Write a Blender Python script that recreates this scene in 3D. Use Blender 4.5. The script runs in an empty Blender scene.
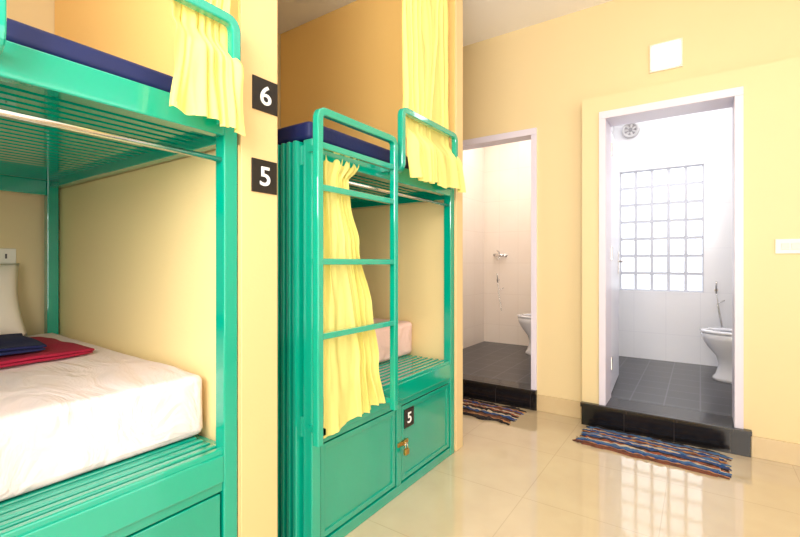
import bpy, bmesh, math, random
from mathutils import Vector, Matrix, Euler, noise
random.seed(4)
D = bpy.data
scene = bpy.context.scene
COL = scene.collection
try:
    scene.view_settings.view_transform = 'Standard'
    scene.view_settings.look = 'None'
    scene.view_settings.exposure = 0.0
except Exception as e:
    print(e)

# ------------------------------------------------------------------ materials
def lin(c):
    r = []
    for v in c:
        v /= 255.0
        r.append(v/12.92 if v <= 0.04045 else ((v+0.055)/1.055)**2.4)
    return (r[0], r[1], r[2], 1)

def mat(name, rgb, rough=0.5, metal=0.0, var=0.06, scale=6.0, bump=0.0, bscale=60.0, emis=0.0, coat=0.0, sss=0.0, transl=0.0):
    m = D.materials.new(name); m.use_nodes = True
    nt = m.node_tree; N = nt.nodes; L = nt.links
    b = N['Principled BSDF']
    b.inputs['Roughness'].default_value = rough
    b.inputs['Metallic'].default_value = metal
    b.inputs['Coat Weight'].default_value = coat
    tc = N.new('ShaderNodeTexCoord')
    nz = N.new('ShaderNodeTexNoise'); nz.inputs['Scale'].default_value = scale; nz.inputs['Detail'].default_value = 4
    L.new(tc.outputs['Object'], nz.inputs['Vector'])
    mx = N.new('ShaderNodeMix'); mx.data_type = 'RGBA'
    c = lin(rgb)
    mx.inputs[6].default_value = tuple(x*(1-var) for x in c[:3])+(1,)
    mx.inputs[7].default_value = tuple(min(1, x*(1+var)) for x in c[:3])+(1,)
    L.new(nz.outputs['Fac'], mx.inputs[0])
    L.new(mx.outputs[2], b.inputs['Base Color'])
    if bump > 0:
        n2 = N.new('ShaderNodeTexNoise'); n2.inputs['Scale'].default_value = bscale
        L.new(tc.outputs['Object'], n2.inputs['Vector'])
        bp = N.new('ShaderNodeBump'); bp.inputs['Strength'].default_value = bump; bp.inputs['Distance'].default_value = 0.01
        L.new(n2.outputs['Fac'], bp.inputs['Height']); L.new(bp.outputs['Normal'], b.inputs['Normal'])
    if emis > 0:
        L.new(mx.outputs[2], b.inputs['Emission Color'])
        b.inputs['Emission Strength'].default_value = emis
    if transl > 0:
        tr = N.new('ShaderNodeBsdfTranslucent'); L.new(mx.outputs[2], tr.inputs['Color'])
        ms = N.new('ShaderNodeMixShader'); ms.inputs[0].default_value = transl
        L.new(b.outputs[0], ms.inputs[1]); L.new(tr.outputs[0], ms.inputs[2])
        L.new(ms.outputs[0], N['Material Output'].inputs['Surface'])
    return m

def sheet_mat(name, rgb):
    m = mat(name, rgb, 0.8, var=0.015, scale=4)
    nt = m.node_tree; N = nt.nodes; L = nt.links
    b = N['Principled BSDF']
    tc = N.new('ShaderNodeTexCoord')
    mp = N.new('ShaderNodeMapping'); mp.inputs['Scale'].default_value = (2.2, 5.5, 4); mp.inputs['Rotation'].default_value = (0, 0, 0.5)
    L.new(tc.outputs['Object'], mp.inputs['Vector'])
    n2 = N.new('ShaderNodeTexNoise'); n2.inputs['Scale'].default_value = 1.1; n2.inputs['Detail'].default_value = 4; n2.inputs['Distortion'].default_value = 1.5
    n2.inputs['Roughness'].default_value = 0.5
    L.new(mp.outputs[0], n2.inputs['Vector'])
    bp = N.new('ShaderNodeBump'); bp.inputs['Strength'].default_value = 0.8; bp.inputs['Distance'].default_value = 0.035
    L.new(n2.outputs['Fac'], bp.inputs['Height']); L.new(bp.outputs['Normal'], b.inputs['Normal'])
    return m

def tile_mat(name, rgb1, rgb2, grout, size, rough=0.15, gw=0.006, axes='xy', offx=0, offy=0, h=None, coat=0.0, rot=0.0):
    m = D.materials.new(name); m.use_nodes = True
    nt = m.node_tree; N = nt.nodes; L = nt.links
    b = N['Principled BSDF']; b.inputs['Roughness'].default_value = rough; b.inputs['Coat Weight'].default_value = coat
    b.inputs['Coat Roughness'].default_value = 0.05
    ge = N.new('ShaderNodeNewGeometry')
    sp = N.new('ShaderNodeSeparateXYZ'); L.new(ge.outputs['Position'], sp.inputs[0])
    cb = N.new('ShaderNodeCombineXYZ')
    if axes == 'xy':
        L.new(sp.outputs['X'], cb.inputs['X']); L.new(sp.outputs['Y'], cb.inputs['Y'])
    else:
        ad = N.new('ShaderNodeMath'); ad.operation = 'ADD'
        L.new(sp.outputs['X'], ad.inputs[0]); L.new(sp.outputs['Y'], ad.inputs[1])
        L.new(ad.outputs[0], cb.inputs['X']); L.new(sp.outputs['Z'], cb.inputs['Y'])
    mp = N.new('ShaderNodeMapping'); mp.inputs['Location'].default_value = (offx, offy, 0); mp.inputs['Rotation'].default_value = (0, 0, rot)
    L.new(cb.outputs[0], mp.inputs['Vector'])
    br = N.new('ShaderNodeTexBrick'); br.offset = 0.0; br.squash = 1.0
    br.inputs['Scale'].default_value = 1.0
    br.inputs['Brick Width'].default_value = size
    br.inputs['Row Height'].default_value = h or size
    br.inputs['Mortar Size'].default_value = gw
    br.inputs['Mortar Smooth'].default_value = 0.2
    br.inputs['Color1'].default_value = lin(rgb1); br.inputs['Color2'].default_value = lin(rgb2); br.inputs['Mortar'].default_value = lin(grout)
    L.new(mp.outputs[0], br.inputs['Vector'])
    nz = N.new('ShaderNodeTexNoise'); nz.inputs['Scale'].default_value = 5; nz.inputs['Detail'].default_value = 5
    L.new(ge.outputs['Position'], nz.inputs['Vector'])
    mx = N.new('ShaderNodeMix'); mx.data_type = 'RGBA'; mx.blend_type = 'OVERLAY'; mx.inputs[0].default_value = 0.12
    L.new(br.outputs['Color'], mx.inputs[6]); L.new(nz.outputs['Fac'], mx.inputs[7])
    L.new(mx.outputs[2], b.inputs['Base Color'])
    bp = N.new('ShaderNodeBump'); bp.inputs['Strength'].default_value = 0.08; bp.inputs['Distance'].default_value = 0.002; bp.invert = True
    L.new(br.outputs['Fac'], bp.inputs['Height']); L.new(bp.outputs['Normal'], b.inputs['Normal'])
    return m

M_wall = mat('wall_paint_yellow', (229, 208, 162), 0.5, var=0.03, scale=1.5, bump=0.05, bscale=90)
M_part = mat('partition_paint_golden', (228, 193, 138), 0.5, var=0.03, scale=2, bump=0.06, bscale=70)
M_part2 = mat('partition_paint_cream', (228, 200, 150), 0.5, var=0.03, scale=2, bump=0.06, bscale=70)
M_orange = mat('berth_light_tint_orange', (255, 212, 132), 0.5, var=0.02, scale=2, bump=0.06, bscale=70)  # wall colour with the upper berth's warmer light put into it
M_cream = mat('berth_light_tint_cream', (255, 228, 168), 0.5, var=0.02, scale=2, bump=0.06, bscale=70)  # wall colour painted lighter to brighten the dim lower berth
M_ceil = mat('ceiling_paint', (252, 249, 247), 0.8, var=0.005, scale=2)
M_green = mat('teal_enamel', (0, 163, 137), 0.12, var=0.04, scale=5, bump=0.03, bscale=30, coat=1.0)
M_green_d = mat('teal_enamel_panel', (0, 155, 130), 0.14, var=0.06, scale=7, bump=0.05, bscale=14, coat=1.0)
M_blue = mat('mattress_blue_cover', (8, 26, 84), 0.6, var=0.15, scale=12, bump=0.1)
M_sheet = sheet_mat('cotton_sheet_white', (246, 226, 226))
M_sheet2 = sheet_mat('cotton_sheet_pinkish', (250, 212, 206))
M_pillow = mat('pillow_case_white', (246, 236, 226), 0.8, var=0.02, scale=4, bump=0.1, bscale=8)
M_curt = mat('curtain_yellow_cloth', (251, 240, 146), 0.75, var=0.03, scale=14, bump=0.1, bscale=120, transl=0.25)
M_chrome = mat('chrome', (225, 222, 220), 0.22, metal=1.0, var=0.03)
M_brass = mat('brass', (196, 160, 90), 0.3, metal=1.0, var=0.1)
M_black = mat('sign_black', (24, 20, 22), 0.35, var=0.1)
M_white = mat('sign_white', (244, 244, 244), 0.5, var=0.02)
M_frame = mat('door_frame_lilac_white', (222, 216, 232), 0.35, var=0.02)
M_leaf = mat('door_leaf_white', (226, 226, 238), 0.35, var=0.02)
M_ceram = mat('ceramic_white', (236, 236, 242), 0.1, var=0.01, coat=0.5)
M_plast = mat('plastic_white', (240, 236, 228), 0.35, var=0.02)
M_rock = mat('switch_rocker_grey', (212, 208, 210), 0.35, var=0.02)
M_red = mat('blanket_red', (160, 14, 54), 0.9, var=0.2, scale=30, bump=0.4, bscale=120)
M_navy = mat('blanket_navy', (16, 22, 74), 0.9, var=0.25, scale=30, bump=0.4, bscale=120)
M_bath = tile_mat('bath_wall_tile_white', (238, 239, 245), (237, 238, 244), (228, 229, 237), 0.3, rough=0.2, gw=0.0025, axes='xz', h=0.45)
M_bath1 = tile_mat('bath_wall_tile_cream', (248, 234, 220), (247, 232, 218), (237, 221, 206), 0.25, rough=0.25, gw=0.0025, axes='xz', h=0.4)
M_slate = tile_mat('bath_floor_slate', (52, 52, 58), (44, 44, 50), (88, 88, 95), 0.22, rough=0.28, gw=0.0055)
M_floor = tile_mat('floor_tile_beige', (200, 182, 151), (199, 181, 150), (185, 167, 137), 0.6, rough=0.07, gw=0.0025, offx=0.15, offy=0.2, coat=0.8)
M_skirt = tile_mat('skirting_tile', (210, 187, 147), (208, 185, 144), (182, 158, 118), 0.6, rough=0.15, gw=0.003, axes='xz', offx=0.2)
M_step = tile_mat('step_tile_black', (26, 24, 26), (22, 21, 24), (50, 46, 46), 0.3, rough=0.15, gw=0.003, axes='xz', offy=0.14)
M_glass = mat('glass_block_daylight', (244, 249, 255), 0.15, var=0.02, scale=20, emis=1.2)
M_mortar = mat('glass_block_mortar', (204, 206, 216), 0.7, var=0.02)
M_lamp = mat('lamp_diffuser', (252, 254, 255), 0.3, var=0.0, emis=7.0)
M_dark = mat('dark_grille', (70, 70, 80), 0.5)

def rug_mat(name, bands, half, seed):
    """woven rag stripes running along the rug's length; bands = [(width, rgb), ...] across it"""
    m = D.materials.new(name); m.use_nodes = True
    nt = m.node_tree; N = nt.nodes; L = nt.links
    b = N['Principled BSDF']; b.inputs['Roughness'].default_value = 0.95
    tc = N.new('ShaderNodeTexCoord')
    sp = N.new('ShaderNodeSeparateXYZ'); L.new(tc.outputs['Object'], sp.inputs[0])
    nd = N.new('ShaderNodeTexNoise'); nd.inputs['Scale'].default_value = 3.5; nd.inputs['Detail'].default_value = 5; nd.inputs['Roughness'].default_value = 0.6
    L.new(tc.outputs['Object'], nd.inputs['Vector'])
    ma = N.new('ShaderNodeMath'); ma.operation = 'MULTIPLY_ADD'; ma.inputs[1].default_value = 0.08
    L.new(nd.outputs['Fac'], ma.inputs[0]); L.new(sp.outputs['Y'], ma.inputs[2])
    mr = N.new('ShaderNodeMapRange'); mr.inputs['From Min'].default_value = -half+0.04; mr.inputs['From Max'].default_value = half+0.04
    L.new(ma.outputs[0], mr.inputs['Value'])
    cr = N.new('ShaderNodeValToRGB'); cr.color_ramp.interpolation = 'CONSTANT'
    e = cr.color_ramp.elements
    tot = sum(w for w, c in bands); p = 0
    for i, (w, c) in enumerate(bands):
        if i < 2:
            e[i].position = p/tot; e[i].color = lin(c)
        else:
            x = e.new(p/tot); x.color = lin(c)
        p += w
    L.new(mr.outputs[0], cr.inputs[0])
    mp = N.new('ShaderNodeMapping'); mp.inputs['Scale'].default_value = (10, 80, 1); mp.inputs['Location'].default_value = (seed, seed, 0)
    L.new(tc.outputs['Object'], mp.inputs['Vector'])
    n3 = N.new('ShaderNodeTexNoise'); n3.inputs['Scale'].default_value = 1.0; n3.inputs['Detail'].default_value = 3
    L.new(mp.outputs[0], n3.inputs['Vector'])
    r3 = N.new('ShaderNodeMapRange'); r3.inputs['From Min'].default_value = 0.54; r3.inputs['From Max'].default_value = 0.63
    L.new(n3.outputs['Fac'], r3.inputs['Value'])
    mm = N.new('ShaderNodeMix'); mm.data_type = 'RGBA'; mm.inputs[7].default_value = lin((70, 46, 42))
    sc = N.new('ShaderNodeMath'); sc.operation = 'MULTIPLY'; sc.inputs[1].default_value = 0.65
    L.new(r3.outputs[0], sc.inputs[0]); L.new(sc.outputs[0], mm.inputs[0]); L.new(cr.outputs[0], mm.inputs[6])
    L.new(mm.outputs[2], b.inputs['Base Color'])
    wv = N.new('ShaderNodeTexWave'); wv.inputs['Scale'].default_value = 25; wv.inputs['Distortion'].default_value = 3; wv.bands_direction = 'Y'
    L.new(tc.outputs['Object'], wv.inputs['Vector'])
    bp = N.new('ShaderNodeBump'); bp.inputs['Strength'].default_value = 1.0; bp.inputs['Distance'].default_value = 0.01
    L.new(wv.outputs['Fac'], bp.inputs['Height']); L.new(bp.outputs['Normal'], b.inputs['Normal'])
    return m
BL, BL2, BR, DK, TN, CR, RS = (40, 84, 150), (78, 124, 176), (116, 66, 48), (40, 34, 36), (204, 146, 94), (222, 204, 172), (176, 92, 62)
M_rug1 = rug_mat('rag_rug_weave_brown', [(1.5, DK), (1, TN), (2, BR), (1.5, DK), (2, BL), (1, CR), (2, DK), (1.5, RS), (1, CR), (2, BR), (1.5, BL), (1, TN), (2, DK)], 0.17, 3.1)
M_rug2 = rug_mat('rag_rug_weave_blue', [(2, BR), (1, TN), (2, BL), (2.5, BL2), (1, CR), (2, RS), (1.5, DK), (3, BL), (1, CR), (1.5, BL2), (1.5, BR), (1.5, TN), (3, BL), (1, CR), (1.5, BR), (2.5, BL2), (1.5, DK)], 0.18, 7.3)

# ------------------------------------------------------------------ helpers
def link(o, parent=None):
    COL.objects.link(o)
    if parent: o.parent = parent
    return o

def add_box(bm, lo, hi, bevel=0.0, seg=2):
    lo = Vector(lo); hi = Vector(hi)
    r = bmesh.ops.create_cube(bm, size=1.0)
    vs = r['verts']
    for v in vs:
        v.co = Vector([lo[i] + (v.co[i]+0.5)*(hi[i]-lo[i]) for i in range(3)])
    if bevel > 0:
        es = list({e for v in vs for e in v.link_edges})
        bmesh.ops.bevel(bm, geom=es, offset=bevel, segments=seg, affect='EDGES', profile=0.5)

def finish(bm, name, m, parent=None, smooth=False, origin=None):
    bmesh.ops.recalc_face_normals(bm, faces=bm.faces)
    me = D.meshes.new(name)
    if origin is not None:
        bmesh.ops.translate(bm, verts=bm.verts, vec=-Vector(origin))
    bm.to_mesh(me); bm.free()
    me.materials.append(m)
    if smooth:
        me.polygons.foreach_set('use_smooth', [True]*len(me.polygons))
    o = D.objects.new(name, me)
    if origin is not None: o.location = origin
    return link(o, parent)

def boxes(name, lst, m, parent=None, bevel=0.0, origin=None):
    bm = bmesh.new()
    for lo, hi in lst: add_box(bm, lo, hi, bevel)
    return finish(bm, name, m, parent, origin=origin)

def meta(o, label, cat, group=None, kind=None):
    o['label'] = label; o['category'] = cat
    if group: o['group'] = group
    if kind: o['kind'] = kind
    return o

def struct(o, label=None, cat=None):
    o['kind'] = 'structure'
    return o

def empty(name, loc):
    e = D.objects.new(name, None); e.location = loc; e.empty_display_size = 0.1
    return link(e)

def fillet(pts, r, n=6):
    pts = [Vector(p) for p in pts]
    out = [pts[0]]
    for i in range(1, len(pts)-1):
        a, b, c = pts[i-1], pts[i], pts[i+1]
        d1 = (a-b); d2 = (c-b)
        rr = min(r, d1.length*0.49, d2.length*0.49)
        p1 = b + d1.normalized()*rr; p2 = b + d2.normalized()*rr
        for k in range(n+1):
            t = k/n
            out.append((1-t)**2*p1 + 2*t*(1-t)*b + t*t*p2)
    out.append(pts[-1])
    return out

def add_tube(bm, pts, r, seg=12, cap=True, square=False):
    pts = [Vector(p) for p in pts]
    rings = []
    t0 = (pts[1]-pts[0]).normalized()
    up = Vector((0, 0, 1)) if abs(t0.z) < 0.9 else Vector((1, 0, 0))
    n = t0.cross(up).normalized()
    if square:
        c = 0.3
        prof = [(1, -1+c), (1, 1-c), (0.91, 0.91), (1-c, 1), (-1+c, 1), (-0.91, 0.91), (-1, 1-c), (-1, -1+c), (-0.91, -0.91), (-1+c, -1), (1-c, -1), (0.91, -0.91)]
    else:
        prof = [(math.cos(2*math.pi*k/seg), math.sin(2*math.pi*k/seg)) for k in range(seg)]
    seg = len(prof)
    for i, p in enumerate(pts):
        if i == 0: t = t0
        elif i == len(pts)-1: t = (pts[i]-pts[i-1]).normalized()
        else: t = ((pts[i+1]-pts[i]).normalized()+(pts[i]-pts[i-1]).normalized()).normalized()
        n = (n - t*n.dot(t)).normalized()
        b = t.cross(n)
        rings.append([bm.verts.new(p + (n*q[0]+b*q[1])*r) for q in prof])
    for i in range(len(rings)-1):
        for k in range(seg):
            f = bm.faces.new([rings[i][k], rings[i][(k+1) % seg], rings[i+1][(k+1) % seg], rings[i+1][k]]); f.smooth = not square
    if cap:
        bm.faces.new(rings[0][::-1]); bm.faces.new(rings[-1])

def tubes(name, lst, r, m, parent=None, seg=12, square=False):
    bm = bmesh.new()
    for p in lst: add_tube(bm, p, r, seg, square=square)
    return finish(bm, name, m, parent)

def add_loft(bm, rings, seg=28, close0=True, close1=True):
    R = []
    for (z, cx, cy, rx, ry) in rings:
        R.append([bm.verts.new((cx+rx*math.cos(2*math.pi*k/seg), cy+ry*math.sin(2*math.pi*k/seg), z)) for k in range(seg)])
    for i in range(len(R)-1):
        for k in range(seg):
            f = bm.faces.new([R[i][k], R[i][(k+1) % seg], R[i+1][(k+1) % seg], R[i+1][k]]); f.smooth = True
    if close0: bm.faces.new(R[0][::-1])
    if close1: bm.faces.new(R[-1])

def add_cyl(bm, c, axis, r, h, seg=20, r2=None):
    c = Vector(c); axis = Vector(axis).normalized()
    mt = Matrix.Translation(c + axis*h/2) @ axis.to_track_quat('Z', 'Y').to_matrix().to_4x4()
    bmesh.ops.create_cone(bm, cap_ends=True, segments=seg, radius1=r, radius2=r if r2 is None else r2, depth=h, matrix=mt)

# ------------------------------------------------------------------ room shell
YW = 3.57; YP = 3.47; YE = 3.69; ZC = 3.15
struct(boxes('floor', [((-3.05, -2.1, -0.1), (2.4, YE, 0))], M_floor))
struct(boxes('ceiling', [((-3.05, -2.1, ZC), (2.4, YE, ZC+0.1))], M_ceil))
struct(boxes('wall_left', [((-3.05, -2.1, 0), (-2.95, YW, ZC))], M_wall))
struct(boxes('wall_right', [((2.3, -2.1, 0), (2.4, YW, ZC))], M_wall))
struct(boxes('wall_near', [((-2.95, -2.1, 0), (2.3, -2.0, ZC))], M_wall))
d1a, d1b, d2a, d2b = -1.93, -1.098, -0.611, 0.222
ZT = 2.30; ZB = 0.165
struct(boxes('wall_back', [
    ((-2.95, YW, 0), (d1a, YE, ZC)),
    ((d1a, YW, ZT), (d1b, YE, ZC)),
    ((d1b, YW, 0), (d2a, YE, ZC)),
    ((d2a, YW, ZT), (d2b, YE, ZC)),
    ((d2b, YW, 0), (2.3, YE, ZC)),
    ((d1a, YW, 0), (d1b, YE, 0.10)), ((d2a, YW, 0), (d2b, YE, 0.10)),
    ((-0.73, YP, 0), (d2a, YW, 2.42)), ((d2a, YP, ZT), (d2b, YW, 2.42)), ((d2b, YP, 0), (2.3, YW, 2.42)),
], M_wall))
def part(name, y0, y1, m):
    w = struct(boxes(name, [((-2.95, y0, 0), (-1.28, y1, ZC))], m, bevel=0.004))
    boxes('upper_tint_sheet', [((-2.945, y0-0.004, 1.70), (-1.29, y0, ZC-0.002))], M_orange, w)  # thin sheet added to carry the upper berth's light tint
    boxes('lower_tint_sheet', [((-2.945, y0-0.004, 0.01), (-1.29, y0, 1.60))], M_cream, w)  # thin sheet added to carry the lower berth's lightening
    return w
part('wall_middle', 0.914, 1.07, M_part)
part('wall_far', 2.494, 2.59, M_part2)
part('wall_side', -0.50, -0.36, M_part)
struct(boxes('baseboard_back', [((d1b+0.005, YW-0.012, 0), (-0.735, YW, 0.13)), ((0.262, YP-0.012, 0), (2.3, YP, 0.13))], M_skirt))
struct(boxes('baseboard_right', [((2.288, -2.0, 0), (2.3, YP-0.012, 0.13))], M_skirt))
struct(boxes('trim_1', [((-1.97, YW-0.025, 0), (d1b, YW, 0.135)), ((-1.98, YW-0.04, 0.135), (d1b+0.002, YW, ZB)), ((d1a, YW, 0.10), (d1b, YE, ZB))], M_step, bevel=0.002))
struct(boxes('trim_2', [((-0.73, YP-0.025, 0), (0.257, YP, 0.135)), ((-0.735, YP-0.04, 0.135), (0.262, YP, ZB)), ((d2a, YP, 0.10), (d2b, YE, ZB))], M_step, bevel=0.002))

# bathrooms shell
YB = 5.4; ZBC = 3.0
struct(boxes('floor_bathroom', [((-2.46, YE, 0.05), (0.8, YB, ZB))], M_slate))
struct(boxes('ceiling_bathroom', [((-2.46, YE, ZBC), (0.8, YB+0.1, ZBC+0.1))], M_ceil))
struct(boxes('wall_bathroom_left', [((-2.46, YE, ZB), (-2.36, YB, ZBC))], M_bath1))
struct(boxes('wall_bathroom_divider', [((-1.05, YE, ZB), (-0.80, YB, ZBC))], M_bath))
struct(boxes('wall_bathroom_right', [((0.70, YE, ZB), (0.80, YB, ZBC))], M_bath))
struct(boxes('wall_bathroom_rear', [((-2.46, YB, ZB), (-0.875, YB+0.1, ZBC))], M_bath1))
wa, wb, wz0, wz1 = -0.74, 0.03, 0.90, 2.21
struct(boxes('wall_shower_rear', [((-0.875, YB, ZB), (wa, YB+0.1, ZBC)), ((wb, YB, ZB), (0.80, YB+0.1, ZBC)),
    ((wa, YB, ZB), (wb, YB+0.1, wz0)), ((wa, YB, wz1), (wb, YB+0.1, ZBC))], M_bath))
win = boxes('window_1', [((wa, YB+0.035, wz0), (wb, YB+0.09, wz1))], M_mortar)
struct(win)
bm = bmesh.new()
nc, nr = 5, 7
for i in range(nc):
    for j in range(nr):
        w = (wb-wa)/nc; h = (wz1-wz0)/nr
        add_box(bm, (wa+i*w+0.016, YB+0.029, wz0+j*h+0.016), (wa+(i+1)*w-0.016, YB+0.05, wz0+(j+1)*h-0.016), 0.003)
finish(bm, 'glass_block_pane', M_glass, win)

# ------------------------------------------------------------------ doors
def door_frame(n, a, b, yf):
    e = boxes('door_%d' % n, [
        ((a, yf, ZB), (a+0.045, YE+0.01, ZT-0.0505)), ((b-0.045, yf, ZB), (b, YE+0.01, ZT-0.0505)), ((a, yf, ZT-0.05), (b, YE+0.01, ZT+0.003))], M_frame, bevel=0.002)
    struct(e)
    return e
f1 = door_frame(1, d1a, d1b, YW-0.015)
f2 = door_frame(2, d2a, d2b, YP-0.015)
leaf = boxes('door_leaf', [((-0.02, 0, 0), (0.018, 0.74, 2.06))], M_leaf, bevel=0.003)
leaf.parent = f2; leaf.location = (-0.59, YE+0.012, ZB+0.01); leaf.rotation_euler = (0, 0, math.radians(3.4))
bm = bmesh.new()
add_box(bm, (0.018, 0.64, 0.93), (0.026, 0.69, 1.13), 0.003)
add_tube(bm, fillet([(0.024, 0.665, 1.04), (0.075, 0.665, 1.04), (0.075, 0.55, 1.04)], 0.02), 0.009)
h = finish(bm, 'door_handle', M_chrome, leaf)
for z in (0.2, 1.05, 1.85):
    bm = bmesh.new()
    add_cyl(bm, (0.024, 0.004, z), (0, 0, 1), 0.008, 0.1)
    finish(bm, 'hinge', M_chrome, leaf)

# ------------------------------------------------------------------ bunk beds
XF = -1.28; XBk = -2.90; XL = -1.21
def bunk(oy, label, ga, gb, plain, zrod):
    y0 = 1.24+oy; y1 = 2.47+oy
    root = empty('bunk_bed', (-2.09, (y0+y1)/2, 0))
    inv = Vector(root.location)
    made = []
    def B(name, lst, m=M_green, bevel=0.004):
        o = boxes(name, lst, m, None, bevel); made.append(o); return o
    def T(name, lst, r, m=M_green, sq=False):
        o = tubes(name, lst, r, m, square=sq); made.append(o); return o
    p = 0.05
    for (x, y) in ((XF-p, y0), (XF-p, y1-p), (XBk, y0), (XBk, y1-p)):
        B('post', [((x, y, 0), (x+p, y+p, 1.70))])
    B('upper_frame', [((XF-0.04, y0+p, 1.615), (XF, y1-p, 1.70)), ((XBk, y0+p, 1.56), (XBk+0.04, y1-p, 1.64)),
        ((XBk+p, y0, 1.60), (XF-p, y0+0.04, 1.68)), ((XBk+p, y1-0.04, 1.60), (XF-p, y1, 1.68))])
    sl = []
    x = XBk+0.07
    while x < XF-0.08:
        sl.append(((x, y0+0.04, 1.635), (x+0.032, y1-0.04, 1.70))); x += 0.055
    B('deck_slats', sl, M_green, 0.0)
    B('lower_frame', [((XF-0.04, y0+p, 0.485), (XF, y1-p, 0.575)), ((XBk, y0+p, 0.49), (XBk+0.04, y1-p, 0.575)),
        ((XBk+p, y0, 0.49), (XF-p, y0+0.04, 0.575)), ((XBk+p, y1-0.04, 0.49), (XF-p, y1, 0.575))])
    sl = []
    x = XF-0.034
    while x > XBk+0.06:
        sl.append(((x, y0+0.042, 0.530), (x+0.026, y1-0.042, 0.592))); x -= 0.040
    B('bench_slats', sl, M_green, 0.005)
    B('storage_panel', [((XF-0.04, y0+p, 0.0), (XF-0.004, y1-p, 0.05)), ((XF-0.035, y0+p, 0.455), (XF-0.008, y1-p, 0.485)),
        ((XF-0.04, y0+0.60, 0.05), (XF-0.004, y0+0.64, 0.47)),
        ((XBk+p, y1-0.02, 0.0), (XF-p, y1-0.005, 0.49)), ((XBk+p, y0+0.01, 0.0), (XF-p, y0+0.02, 0.49))], M_green_d, 0.002)
    for k, (a, b) in enumerate(((y0+p+0.008, y0+0.592), (y0+0.648, y1-p-0.008))):
        if plain:
            d = B('storage_door', [((XF-0.034, a, 0.058), (XF-0.008, b, 0.448))], M_green_d, 0.003)
            continue
        d = B('storage_door', [((XF-0.034, a, 0.058), (XF-0.016, b, 0.448)),
            ((XF-0.02, a, 0.058), (XF-0.008, a+0.025, 0.448)), ((XF-0.02, b-0.025, 0.058), (XF-0.008, b, 0.448)),
            ((XF-0.02, a+0.025, 0.058), (XF-0.008, b-0.025, 0.083)), ((XF-0.02, a+0.025, 0.423), (XF-0.008, b-0.025, 0.448))], M_green_d, 0.002)
        if k == 1:
            bm = bmesh.new()
            add_box(bm, (XF-0.012, a-0.045, 0.25), (XF+0.003, a+0.05, 0.27), 0.002)
            add_tube(bm, fillet([(XF, a+0.0, 0.25), (XF+0.018, a+0.0, 0.25), (XF+0.018, a+0.0, 0.268), (XF, a, 0.268)], 0.007), 0.0035, 8)
            hs = finish(bm, 'hasp', M_brass)
            hs.parent = d
    rb = [((XBk+p, y0+0.012, 0.0), (XF-p, y0+0.02, 1.69))]
    x = XF-p-0.010
    while x-0.020 > XBk+p:
        rb.append(((x-0.020, y0-0.030, 0.0), (x, y0+0.014, 1.695))); x -= 0.036
    B('end_panel', rb, M_green, 0.005)
    la, lb = y0-0.035, y0+0.47
    HR = 0.0155
    path = fillet([(XL, la, 0.50), (XL, la, 1.787), (XL, lb, 1.787), (XL, lb, 0.50)], 0.035)
    lad = T('ladder', [path], HR, sq=True)
    for z in (0.54, 1.655):
        b1 = boxes('ladder_bracket', [((XF-0.01, y0-0.012, z-0.012), (XL+0.004, y0+0.004, z+0.012)), ((XL-0.012, la-0.004, z-0.012), (XL+0.004, y0+0.004, z+0.012))], M_green); b1.parent = lad
        b1 = boxes('ladder_bracket', [((XF-0.01, lb-0.012, z-0.012), (XL, lb+0.012, z+0.012))], M_green); b1.parent = lad
    for z in (0.915, 1.205, 1.492, 1.655):
        r = tubes('rung', [[(XL, la, z), (XL, lb, z)]], 0.0125, M_green, square=True)
        r.parent = lad
    ga += y0; gb += y0
    T('guard_rail', [fillet([(XF-0.01, ga, 1.66), (XL+0.0, ga, 1.66), (XL+0.0, ga, 1.955), (XL, gb, 1.955), (XL, gb, 1.66), (XF-0.01, gb, 1.66)], 0.035)], HR, sq=True)
    T('curtain_rod', [[(XF-0.02, y0+0.03, zrod), (XF-0.02, y1-0.03, zrod)]], 0.009, M_chrome)
    for o in made:
        o.parent = root
        o.matrix_parent_inverse = Matrix.Translation(-inv)
    meta(root, label, 'bunk bed', 'teal metal bunk beds along the wall')
bunk(-1.57, 'teal metal bunk bed with slatted ledge, beside a tan partition', 0.603, 1.168, True, 1.54)
bunk(0, 'teal metal bunk bed with ladder, ribbed end and storage doors', 0.535, 1.10, False, 1.56)

def soft_box(name, lo, hi, m, r=0.04, amp=0.006, sc=3.0, cuts=60, lift=0.0, ridge=0.0):
    bm = bmesh.new()
    lo = Vector(lo); hi = Vector(hi)
    bmesh.ops.create_cube(bm, size=2.0)
    bmesh.ops.subdivide_edges(bm, edges=bm.edges[:], cuts=cuts, use_grid_fill=True)
    c = (lo+hi)/2; hs = (hi-lo)/2
    for v in bm.verts:
        w = [math.copysign(1-(1-abs(k))**1.6, k) for k in v.co]
        p = Vector([w[i]*hs[i] for i in range(3)])
        q = Vector([max(-(hs[i]-r), min(hs[i]-r, p[i])) for i in range(3)])
        d = p-q
        nrm = d.normalized() if d.length > 1e-6 else Vector((0, 0, 1))
        if d.length > 1e-6: p = q + d.normalized()*r
        if p.z > -hs.z*0.8:
            P = p+c
            nv = noise.noise_vector(P*sc)
            p += nv*amp
            if ridge > 0:
                a = 1-abs(noise.noise(Vector((P.x*1.6+P.y*1.4, P.y*5-P.x*2.2, P.z*3))))
                b = 1-abs(noise.noise(Vector((P.x*3.5-P.y*3, P.y*4+P.x*2+7, P.z*3))))
                p += nrm*ridge*(a**9*1.0 + b**10*0.7)
        tz = (p.z/hs.z+1)/2
        p.z += lift*tz*(hs.x-p.x)/(2*hs.x)
        v.co = p
    o = finish(bm, name, m, None, True)
    o.location = c
    return o
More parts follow.
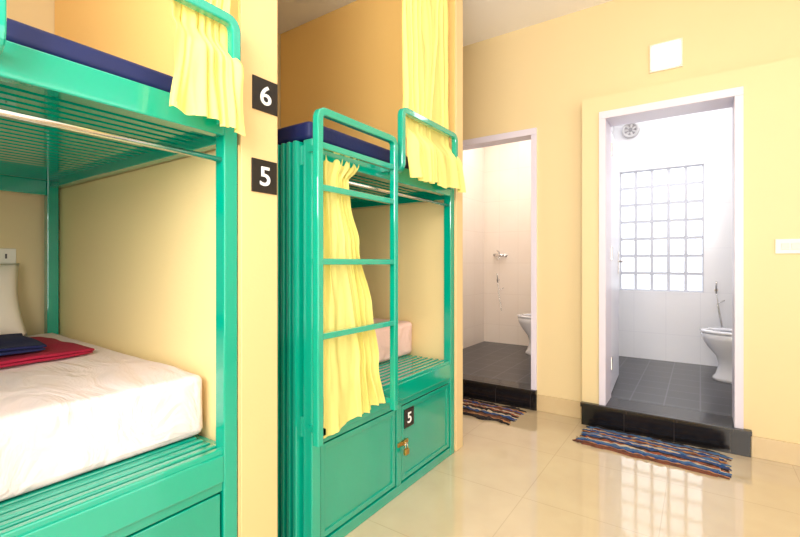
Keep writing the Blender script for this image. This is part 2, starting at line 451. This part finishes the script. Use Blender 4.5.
for oy, l1, l2, ms, xf in ((-1.57, 'white-sheeted mattress on the slatted lower bunk, holding blankets', 'navy blue mattress on the upper bunk above blankets', M_sheet, -1.44),
                   (0, 'pale pinkish-sheeted mattress on the lower bunk behind the ladder', 'navy blue mattress on the upper bunk beside ladder', M_sheet2, -1.58)):
    y0 = 1.24+oy; y1 = 2.47+oy
    o = soft_box('mattress', (-2.845, y0+0.058, 0.596), (xf, y1-0.018, 0.808), ms, 0.026, 0.0035, lift=0.022, ridge=0.0035)
    meta(o, l1, 'mattress', 'lower bunk mattresses')
    zt = 1.765 if oy else 1.78
    o = soft_box('mattress', (-2.90, y0+0.005, 1.7035), (-1.30, y1-0.01, zt), M_blue, 0.020, 0.001, cuts=30)
    meta(o, l2, 'mattress', 'upper bunk mattresses')

# ------------------------------------------------------------------ curtains
def curtain(name, ztop, zbot, prof, xc, amp, folds, label, seed=0, skew=0.0, group='yellow bunk curtains', ruffle=False, crumple=0.0, wave=1.0):
    rnd = random.Random(seed)
    ph = [rnd.uniform(0, 6.28) for _ in range(6)]
    NU, NV = 200, 120
    bm = bmesh.new(); g = []
    def ev(z):
        for k in range(len(prof)-1):
            t0, a0, b0 = prof[k]; t1, a1, b1 = prof[k+1]
            if z >= t1:
                s = (z-t0)/(t1-t0); s = max(0, min(1, s)); s = s*s*(3-2*s)
                return a0+(a1-a0)*s, b0+(b1-b0)*s
        return prof[-1][1:]
    for j in range(NV+1):
        t = j/NV
        row = []
        z0 = ztop+(zbot-ztop)*t
        ya, yb = ev(z0)
        ya += 0.005*wave*math.sin(t*7+ph[0]); yb += 0.006*wave*math.sin(t*5+ph[1])
        for i in range(NU+1):
            u = i/NU
            w = u + 0.09*math.sin(2*math.pi*u*1.1+ph[2]) + wave*(0.05*math.sin(t*3.1+u*8+ph[3]) + 0.02*math.sin(t*9+u*17+ph[4]))
            w += crumple*0.10*noise.noise(Vector((u*4, t*4, seed+5)))
            z = z0
            am = amp(z) if callable(amp) else amp
            a = am*(0.7+0.3*math.sin(t*4+u*5+ph[4]))
            pa = 2*math.pi*folds*w
            s = math.sin(pa+0.8*wave*math.sin(t*3+ph[0]))
            fine = math.sin(pa*2.3+ph[1]+t*2*wave)
            nzv = noise.noise(Vector((u*9, t*5, seed)))
            nz2 = noise.noise(Vector((u*16, t*12, seed+9)))
            x0 = xc(z) if callable(xc) else xc
            dz = 0.0
            if ruffle and t < 0.14:
                dz = 0.012*math.sin(pa*1.7+ph[5])*(1-t/0.14); a *= 1.1
            x = x0 + a*(0.56*s + 0.18*fine + (0.18+0.25*crumple)*nzv + 0.22*crumple*nz2)
            y = ya+(yb-ya)*u + 0.4*a*math.cos(pa+ph[2])
            z += dz + (skew*(u-0.5) + 0.005*math.sin(pa*0.5+1) + 0.008*noise.noise(Vector((u*6, 2.0, seed))))*t*t
            row.append(bm.verts.new((x, y, z)))
        g.append(row)
    for j in range(NV):
        for i in range(NU):
            f = bm.faces.new([g[j][i], g[j][i+1], g[j+1][i+1], g[j+1][i]]); f.smooth = True
    o = finish(bm, name, M_curt, None, True)
    meta(o, label, 'curtain', group)
    return o
def sstep(a, b, x):
    t = max(0.0, min(1.0, (x-a)/(b-a))); return t*t*(3-2*t)
# cloth hangs between guard rail and deck and swells outwards below the rail
def up_x(z): return -1.248 + 0.058*sstep(1.91, 1.82, z)
def up_a(z): return 0.017 + 0.022*sstep(1.91, 1.78, z)
def up_x2(z): return -1.248 + 0.060*sstep(1.91, 1.80, z)
def up_a2(z): return 0.017 + 0.018*sstep(1.91, 1.78, z)
curtain('curtain', 2.885, 1.622, [(2.885, 0.68, 0.865), (2.1, 0.668, 0.85), (1.93, 0.662, 0.835), (1.78, 0.632, 0.845), (1.6, 0.618, 0.875)], up_x, up_a, 5, 'gathered yellow curtain spilling past guard rail near number six', 3, skew=-0.03, crumple=0.6)
curtain('curtain', 2.885, 1.63, [(2.885, 1.84, 2.33), (2.1, 1.84, 2.33), (1.93, 1.835, 2.32), (1.6, 1.85, 2.40)], up_x2, up_a2, 8, 'wide gathered yellow curtain spilling past guard rail above lower bunk', 5, skew=0.0, crumple=0.6)
curtain('curtain', 1.625, 0.515, [(1.625, 1.255, 1.50), (1.55, 1.265, 1.43), (1.46, 1.27, 1.44), (1.28, 1.275, 1.50), (1.0, 1.275, 1.58), (0.74, 1.275, 1.64), (0.5, 1.275, 1.70)], -1.251, 0.025, 5, 'yellow curtain bunched behind ladder rungs of lower bunk', 8, skew=0.05, ruffle=True, crumple=0.8, wave=0.2)
for a, b in ((-0.36, 0.91), (1.07, 2.49)):
    bm = bmesh.new()
    add_tube(bm, [(-1.255, a, 2.9), (-1.255, b, 2.9)], 0.01)
    o = finish(bm, 'curtain_rod', M_chrome)
    meta(o, 'chrome curtain rod spanning between partitions near ceiling', 'curtain rod', 'upper curtain rods')

# ------------------------------------------------------------------ number signs
def numeral(txt, size, parent, loc):
    cu = D.curves.new('numeral', 'FONT'); cu.body = txt; cu.size = size; cu.extrude = 0.0012; cu.offset = 0.0009
    cu.align_x = 'CENTER'; cu.align_y = 'CENTER'
    tmp = D.objects.new('tmp', cu); COL.objects.link(tmp)
    bpy.context.view_layer.update()
    me = D.meshes.new_from_object(tmp.evaluated_get(bpy.context.evaluated_depsgraph_get()))
    D.objects.remove(tmp)
    me.materials.clear(); me.materials.append(M_white)
    xs = [v.co.x for v in me.vertices]; ys = [v.co.y for v in me.vertices]
    cx = (min(xs)+max(xs))/2; cy = (min(ys)+max(ys))/2
    for v in me.vertices: v.co.x = (v.co.x-cx)*1.12; v.co.y -= cy
    o = D.objects.new('numeral', me); link(o, parent)
    o.location = loc; o.rotation_euler = (math.radians(90), 0, math.radians(90))
def sign(txt, y, z, s, x, label):
    bm = bmesh.new(); add_box(bm, (0, -s/2, -s*0.54), (0.005, s/2, s*0.54), 0.001)
    o = finish(bm, 'number_sign', M_black); o.location = (x, y, z)
    numeral(txt, s*0.88, o, (0.0062, 0, 0))
    meta(o, label, 'sign', 'black bunk number plates')
sign('6', 1.011, 1.795, 0.108, -1.28, 'black square plate with white 6 on partition edge')
sign('5', 1.008, 1.507, 0.108, -1.28, 'black square plate with white 5 on partition edge')
sign('5', 1.955, 0.375, 0.09, -1.2875, 'small black plate with white 5 on locker door')

# padlock
pl = empty('padlock', (-1.257, 1.888, 0.222))
bm = bmesh.new(); add_box(bm, (-0.008, -0.017, -0.016), (0.008, 0.017, 0.014), 0.003)
o = finish(bm, 'lock_body', M_brass, pl)
bm = bmesh.new(); add_tube(bm, fillet([(0, -0.010, 0.012), (0, -0.010, 0.042), (0, 0.010, 0.042), (0, 0.010, 0.012)], 0.009), 0.003, 8)
finish(bm, 'shackle', M_chrome, pl)
meta(pl, 'small brass padlock on locker door hasp', 'padlock')

# ------------------------------------------------------------------ bedding things
bm = bmesh.new()
n = 28
def pil(u, v, s):
    th = 0.075*((1-u**4)**0.5)*((1-v**4)**0.5)
    return Vector((s*th + 0.003*noise.noise(Vector((u*3, v*3, s))), 0.29*u*(1-0.07*(1-v*v)), 0.19*v*(1-0.08*(1-u*u))))
for s in (1, -1):
    g = [[bm.verts.new(pil(-1+2*i/n, -1+2*j/n, s)) for i in range(n+1)] for j in range(n+1)]
    for j in range(n):
        for i in range(n):
            bm.faces.new([g[j][i], g[j][i+1], g[j+1][i+1], g[j+1][i]])
bmesh.ops.remove_doubles(bm, verts=bm.verts, dist=0.003)
o = finish(bm, 'pillow', M_pillow, None, True); o.location = (-2.79, 0.445, 1.02); o.rotation_euler = (0, math.radians(-20), 0)
meta(o, 'white pillow leaning against yellow wall on lower mattress', 'pillow')

def folded(name, c, sx, sy, layers, th, m, rot, label, seed):
    rnd = random.Random(seed)
    bm = bmesh.new()
    z = 0
    for k in range(layers):
        b2 = bmesh.new()
        bmesh.ops.create_cube(b2, size=2.0)
        bmesh.ops.subdivide_edges(b2, edges=b2.edges[:], cuts=22, use_grid_fill=True)
        ox = rnd.uniform(-0.012, 0.012); oyy = rnd.uniform(-0.012, 0.012)
        hs = Vector((sx/2-k*0.006, sy/2-k*0.006, th/2)); r = th*0.48
        for v in b2.verts:
            p = Vector([v.co[i]*hs[i] for i in range(3)])
            q = Vector([max(-(hs[i]-r), min(hs[i]-r, p[i])) for i in range(3)])
            d = p-q
            if d.length > 1e-6: p = q+d.normalized()*r
            wv = 0.008*noise.noise(Vector((p.x*7, p.y*7, seed)))
            edge = noise.noise(Vector((p.x*5+k, p.y*5, seed)))*0.022
            v.co = Vector((p.x+ox+edge, p.y+oyy+edge*0.7, p.z+z+th/2+(wv if k or p.z > 0 else 0)*(0.5+0.5*k)))
        me = D.meshes.new('t'); b2.to_mesh(me); b2.free(); bm.from_mesh(me); D.meshes.remove(me)
        z += th*0.96
    o = finish(bm, name, m, None, True); o.location = c; o.rotation_euler = (0, 0.016, rot)
    meta(o, label, 'blanket')
    return z
z = folded('folded_blanket', (-2.28, 0.45, 0.830), 0.50, 0.62, 2, 0.013, M_red, 0.08, 'folded red blanket lying on the white mattress', 3)
folded('folded_blanket', (-2.30, 0.385, 0.830+z+0.009), 0.40, 0.50, 2, 0.011, M_navy, -0.05, 'folded navy blue blanket stacked on the red blanket', 9)

# ------------------------------------------------------------------ rugs
def rug(c, sx, sy, m, rot, label, seed):
    bm = bmesh.new()
    nx, ny = 90, 45
    g = []
    for j in range(ny+1):
        row = []
        for i in range(nx+1):
            u = i/nx*2-1; v = j/ny*2-1
            ex = 0.03*noise.noise(Vector((v*3, seed, 1))) ; ey = 0.030*noise.noise(Vector((u*3, seed, 2)))
            hz = 0.016*abs(noise.noise(Vector((u*5+v, v*3.5, seed)))) + 0.005*noise.noise(Vector((u*14, v*9, seed)))
            row.append(bm.verts.new((u*sx/2+ex, v*sy/2+ey, 0.011+hz)))
        g.append(row)
    for j in range(ny):
        for i in range(nx):
            f = bm.faces.new([g[j][i], g[j][i+1], g[j+1][i+1], g[j+1][i]]); f.smooth = True
    border = [e for e in bm.edges if e.is_boundary]
    r = bmesh.ops.extrude_edge_only(bm, edges=border)
    for v in [x for x in r['geom'] if isinstance(x, bmesh.types.BMVert)]: v.co.z = 0.0005
    rnd = random.Random(seed)
    for s in (-1, 1):
        k = -sy/2+0.008
        while k < sy/2:
            L = rnd.uniform(0.03, 0.065); dy = rnd.uniform(-0.018, 0.018)
            add_tube(bm, [(s*(sx/2-0.02), k, 0.008), (s*(sx/2+L*0.5), k+dy*0.4, 0.006), (s*(sx/2+L), k+dy, 0.004)], 0.0038, 5)
            k += 0.012
    o = finish(bm, 'rag_rug', m, None); o.location = c; o.rotation_euler = (0, 0, rot)
    meta(o, label, 'rug', 'striped rag rugs at bathroom steps')
rug((-0.275, 3.225, 0), 0.73, 0.36, M_rug2, -0.06, 'blue and brown striped rag rug before the bathroom step', 2)
rug((-1.56, 3.315, 0), 0.69, 0.36, M_rug1, -0.03, 'brown, blue and cream striped rag rug before the bathroom step', 6)

# ------------------------------------------------------------------ toilets
def toilet(x, y, label):
    root = empty('toilet', (x, y, ZB))
    root.rotation_euler = (0, 0, math.pi)
    bm = bmesh.new()
    add_loft(bm, [(0, .36, 0, .235, .135), (.025, .36, 0, .23, .132), (.05, .36, 0, .21, .115), (.14, .36, 0, .185, .105), (.21, .375, 0, .19, .12), (.29, .40, 0, .23, .16),
                  (.36, .415, 0, .255, .182), (.405, .42, 0, .26, .187), (.415, .42, 0, .248, .177), (.412, .43, 0, .19, .13), (.34, .43, 0, .17, .115), (.26, .41, 0, .10, .07)])
    add_box(bm, (0.02, -0.11, 0.0), (0.30, 0.11, 0.40), 0.03, 3)
    finish(bm, 'bowl', M_ceram, root)
    bm = bmesh.new()
    add_loft(bm, [(.418, .43, 0, .25, .184), (.43, .43, 0, .258, .19), (.441, .43, 0, .245, .18), (.441, .44, 0, .18, .12), (.43, .44, 0, .172, .112), (.418, .44, 0, .178, .118)], close0=False, close1=False)
    finish(bm, 'seat', M_ceram, root)
    bm = bmesh.new()
    add_loft(bm, [(0, 0, 0, .20, .18), (.012, 0, 0, .205, .185), (.02, 0, 0, .195, .175)])
    lid = finish(bm, 'lid', M_ceram, root); lid.rotation_euler = (0, math.radians(-82), 0); lid.location = (0.225, 0, 0.645)
    bm = bmesh.new()
    add_box(bm, (0.005, -0.19, 0.40), (0.175, 0.19, 0.74), 0.03, 3)
    add_box(bm, (0.0, -0.2, 0.742), (0.185, 0.2, 0.775), 0.012, 3)
    finish(bm, 'tank', M_ceram, root)
    bm = bmesh.new(); add_cyl(bm, (0.09, 0, 0.774), (0, 0, 1), 0.022, 0.012)
    finish(bm, 'flush_button', M_chrome, root)
    meta(root, label, 'toilet', 'white ceramic toilets')
toilet(0.68, 4.82, 'white ceramic toilet beside the glass block window wall')
toilet(-1.07, 4.98, 'white ceramic toilet in the cream-tiled bathroom')

# bidet sprays
def spray(x, y, z0, z1, label):
    root = empty('bidet_spray', (x, y, z0))
    bm = bmesh.new()
    add_tube(bm, [(0, 0.0, 0), (0, -0.035, 0), ], 0.015, 12)
    add_tube(bm, [(0, -0.03, -0.03), (0, -0.035, 0.05), (0.0, -0.055, 0.085)], 0.009, 10)
    finish(bm, 'spray_head', M_chrome, root)
    bm = bmesh.new()
    pts = [(0.0, -0.03, -0.03)]
    for k in range(1, 20):
        t = k/20
        pts.append((0.05*math.sin(t*math.pi), -0.03, -0.03-(z0-z1)*math.sin(t*math.pi*0.95)))
    pts.append((0.07, -0.0, -0.10))
    add_tube(bm, pts, 0.005, 8)
    finish(bm, 'hose', M_chrome, root)
    meta(root, label, 'bidet spray', 'bidet sprays')
spray(0.13, YB, 0.93, 0.58, 'chrome bidet spray with hose on white tiled wall')
spray(-2.16, YB, 0.98, 0.62, 'chrome bidet spray with hose on cream tiled wall')

# shower mixer
root = empty('shower_mixer', (-2.13, YB, 1.30))
bm = bmesh.new()
add_tube(bm, [(-0.075, -0.045, 0), (0.075, -0.045, 0)], 0.017, 14)
add_tube(bm, [(-0.07, 0.002, 0), (-0.07, -0.045, 0)], 0.012, 10); add_tube(bm, [(0.07, 0.002, 0), (0.07, -0.045, 0)], 0.012, 10)
finish(bm, 'mixer_body', M_chrome, root)
for sx in (-0.07, 0.07):
    bm = bmesh.new(); add_cyl(bm, (sx, 0.002, 0), (0, -1, 0), 0.026, 0.008, 20)
    finish(bm, 'flange', M_chrome, root)
bm = bmesh.new(); add_tube(bm, fillet([(0, -0.045, 0.015), (0, -0.06, 0.045), (0, -0.13, 0.06)], 0.02), 0.008, 10)
finish(bm, 'lever', M_chrome, root)
bm = bmesh.new(); add_tube(bm, fillet([(0, -0.045, -0.015), (0, -0.06, -0.05), (0, -0.11, -0.06)], 0.02), 0.009, 10)
finish(bm, 'spout', M_chrome, root)
meta(root, 'chrome shower mixer tap mounted on cream tiles', 'shower mixer')

# exhaust fan (round)
root = empty('exhaust_fan', (-0.63, YB, 2.66))
bm = bmesh.new()
add_cyl(bm, (0, 0.0, 0), (0, -1, 0), 0.088, 0.02, 32)
ring = [(0.075*math.cos(a), -0.025, 0.075*math.sin(a)) for a in [2*math.pi*k/32 for k in range(33)]]
add_tube(bm, ring, 0.012, 8, False)
M_fan = mat('fan_grey_plastic', (212, 210, 212), 0.4)
finish(bm, 'fan_housing', M_fan, root)
bm = bmesh.new()
add_cyl(bm, (0, -0.02, 0), (0, -1, 0), 0.02, 0.014, 20)
for k in range(7):
    a = 2*math.pi*k/7
    vs = [bm.verts.new(p) for p in ((0.02*math.cos(a), -0.022, 0.02*math.sin(a)), (0.06*math.cos(a-0.25), -0.024, 0.06*math.sin(a-0.25)), (0.06*math.cos(a+0.25), -0.034, 0.06*math.sin(a+0.25)))]
    bm.faces.new(vs)
finish(bm, 'fan_blades', mat('fan_blade_plastic', (150, 148, 152), 0.4), root)
meta(root, 'small round exhaust fan high on the white bathroom wall', 'exhaust fan')

# square wall lamp
root = empty('wall_lamp', (-0.198, YW, 2.645))
F = 0.098; G = 0.080
M_bez = mat('lamp_bezel', (226, 220, 204), 0.4, var=0.02)
boxes('lamp_frame', [((-F, -0.014, -F), (F, 0, -G)), ((-F, -0.014, G), (F, 0, F)), ((-F, -0.014, -G), (-G, 0, G)), ((G, -0.014, -G), (F, 0, G))], M_bez, root, 0.001)
boxes('lamp_diffuser', [((-G, -0.022, -G), (G, 0, G))], M_lamp, root, 0.004)
meta(root, 'glowing square white lamp on yellow wall above bathroom door', 'wall lamp')

# light switch
root = empty('light_switch', (0.445, YP, 1.30))
boxes('switch_plate', [((-0.072, -0.010, -0.044), (0.072, 0, 0.044))], M_plast, root, 0.003)
for k in range(2):
    boxes('switch_rocker', [((-0.045+k*0.046, -0.014, -0.02), (-0.045+k*0.046+0.038, -0.009, 0.02))], M_rock, root, 0.002)
meta(root, 'white light switch plate on yellow wall beside door', 'light switch')
# socket
root = empty('wall_socket', (-2.95, 0.70, 1.235))
boxes('socket_plate', [((0, -0.06, -0.04), (0.010, 0.045, 0.04))], M_plast, root, 0.003)
boxes('socket_slot', [((0.009, -0.03, -0.012), (0.011, -0.022, 0.012))], M_dark, root)
boxes('socket_slot', [((0.009, 0.0, -0.012), (0.011, 0.008, 0.012))], M_dark, root)
meta(root, 'white electrical socket on yellow wall above pillow', 'socket')

# ------------------------------------------------------------------ lights
def area(name, loc, rot, sx, sy, power, col=(1, 1, 1)):
    l = D.lights.new(name, 'AREA'); l.shape = 'RECTANGLE'; l.size = sx; l.size_y = sy; l.energy = power; l.color = col
    o = D.objects.new(name, l); o.location = loc; o.rotation_euler = rot; COL.objects.link(o)
    return o
area('ceiling_light', (0.5, 1.0, 3.12), (0, 0, 0), 2.4, 3.0, 14, (1, 0.99, 0.99))
o = area('daylight_fill', (0.4, -1.85, 1.5), (0, 0, 0), 2.6, 2.4, 116, (1, 0.985, 0.965))
o.rotation_euler = (Vector((-2.3, 1.2, 1.3))-o.location).to_track_quat('-Z', 'Y').to_euler()
o = area('daylight_fill', (-0.4, -1.4, 2.15), (0, 0, 0), 1.8, 0.9, 88, (1, 0.985, 0.955))  # added fill for the upper berths and their ceiling, no window here
o.rotation_euler = (Vector((-2.3, 1.6, 2.75))-o.location).to_track_quat('-Z', 'Y').to_euler()
o = area('daylight_fill', (2.25, 0.8, 1.6), (0, 0, 0), 3.2, 2.4, 44, (1, 0.99, 0.98))  # added fill into the bunks; the right wall has no window
o.rotation_euler = Vector((-1, 0, 0)).to_track_quat('-Z', 'Y').to_euler()
area('bathroom_light', (-0.05, 4.5, 2.97), (0, 0, 0), 1.0, 1.2, 17.5, (1, 0.99, 1))
area('shower_light', (-1.65, 4.5, 2.97), (0, 0, 0), 1.0, 1.2, 19, (1, 0.95, 0.90))
W = D.worlds.new('world'); scene.world = W; W.use_nodes = True
W.node_tree.nodes['Background'].inputs[0].default_value = (1, 0.97, 0.93, 1)
W.node_tree.nodes['Background'].inputs[1].default_value = 0.6

# ------------------------------------------------------------------ camera
cam = D.cameras.new('camera'); cam.sensor_width = 36; cam.lens = 437/800*36; cam.shift_y = -5.5/800; cam.clip_start = 0.02
co = D.objects.new('camera', cam); COL.objects.link(co)
co.location = (0, 0, 1.2); co.rotation_euler = (math.radians(90), 0, math.radians(34.5))
scene.camera = co
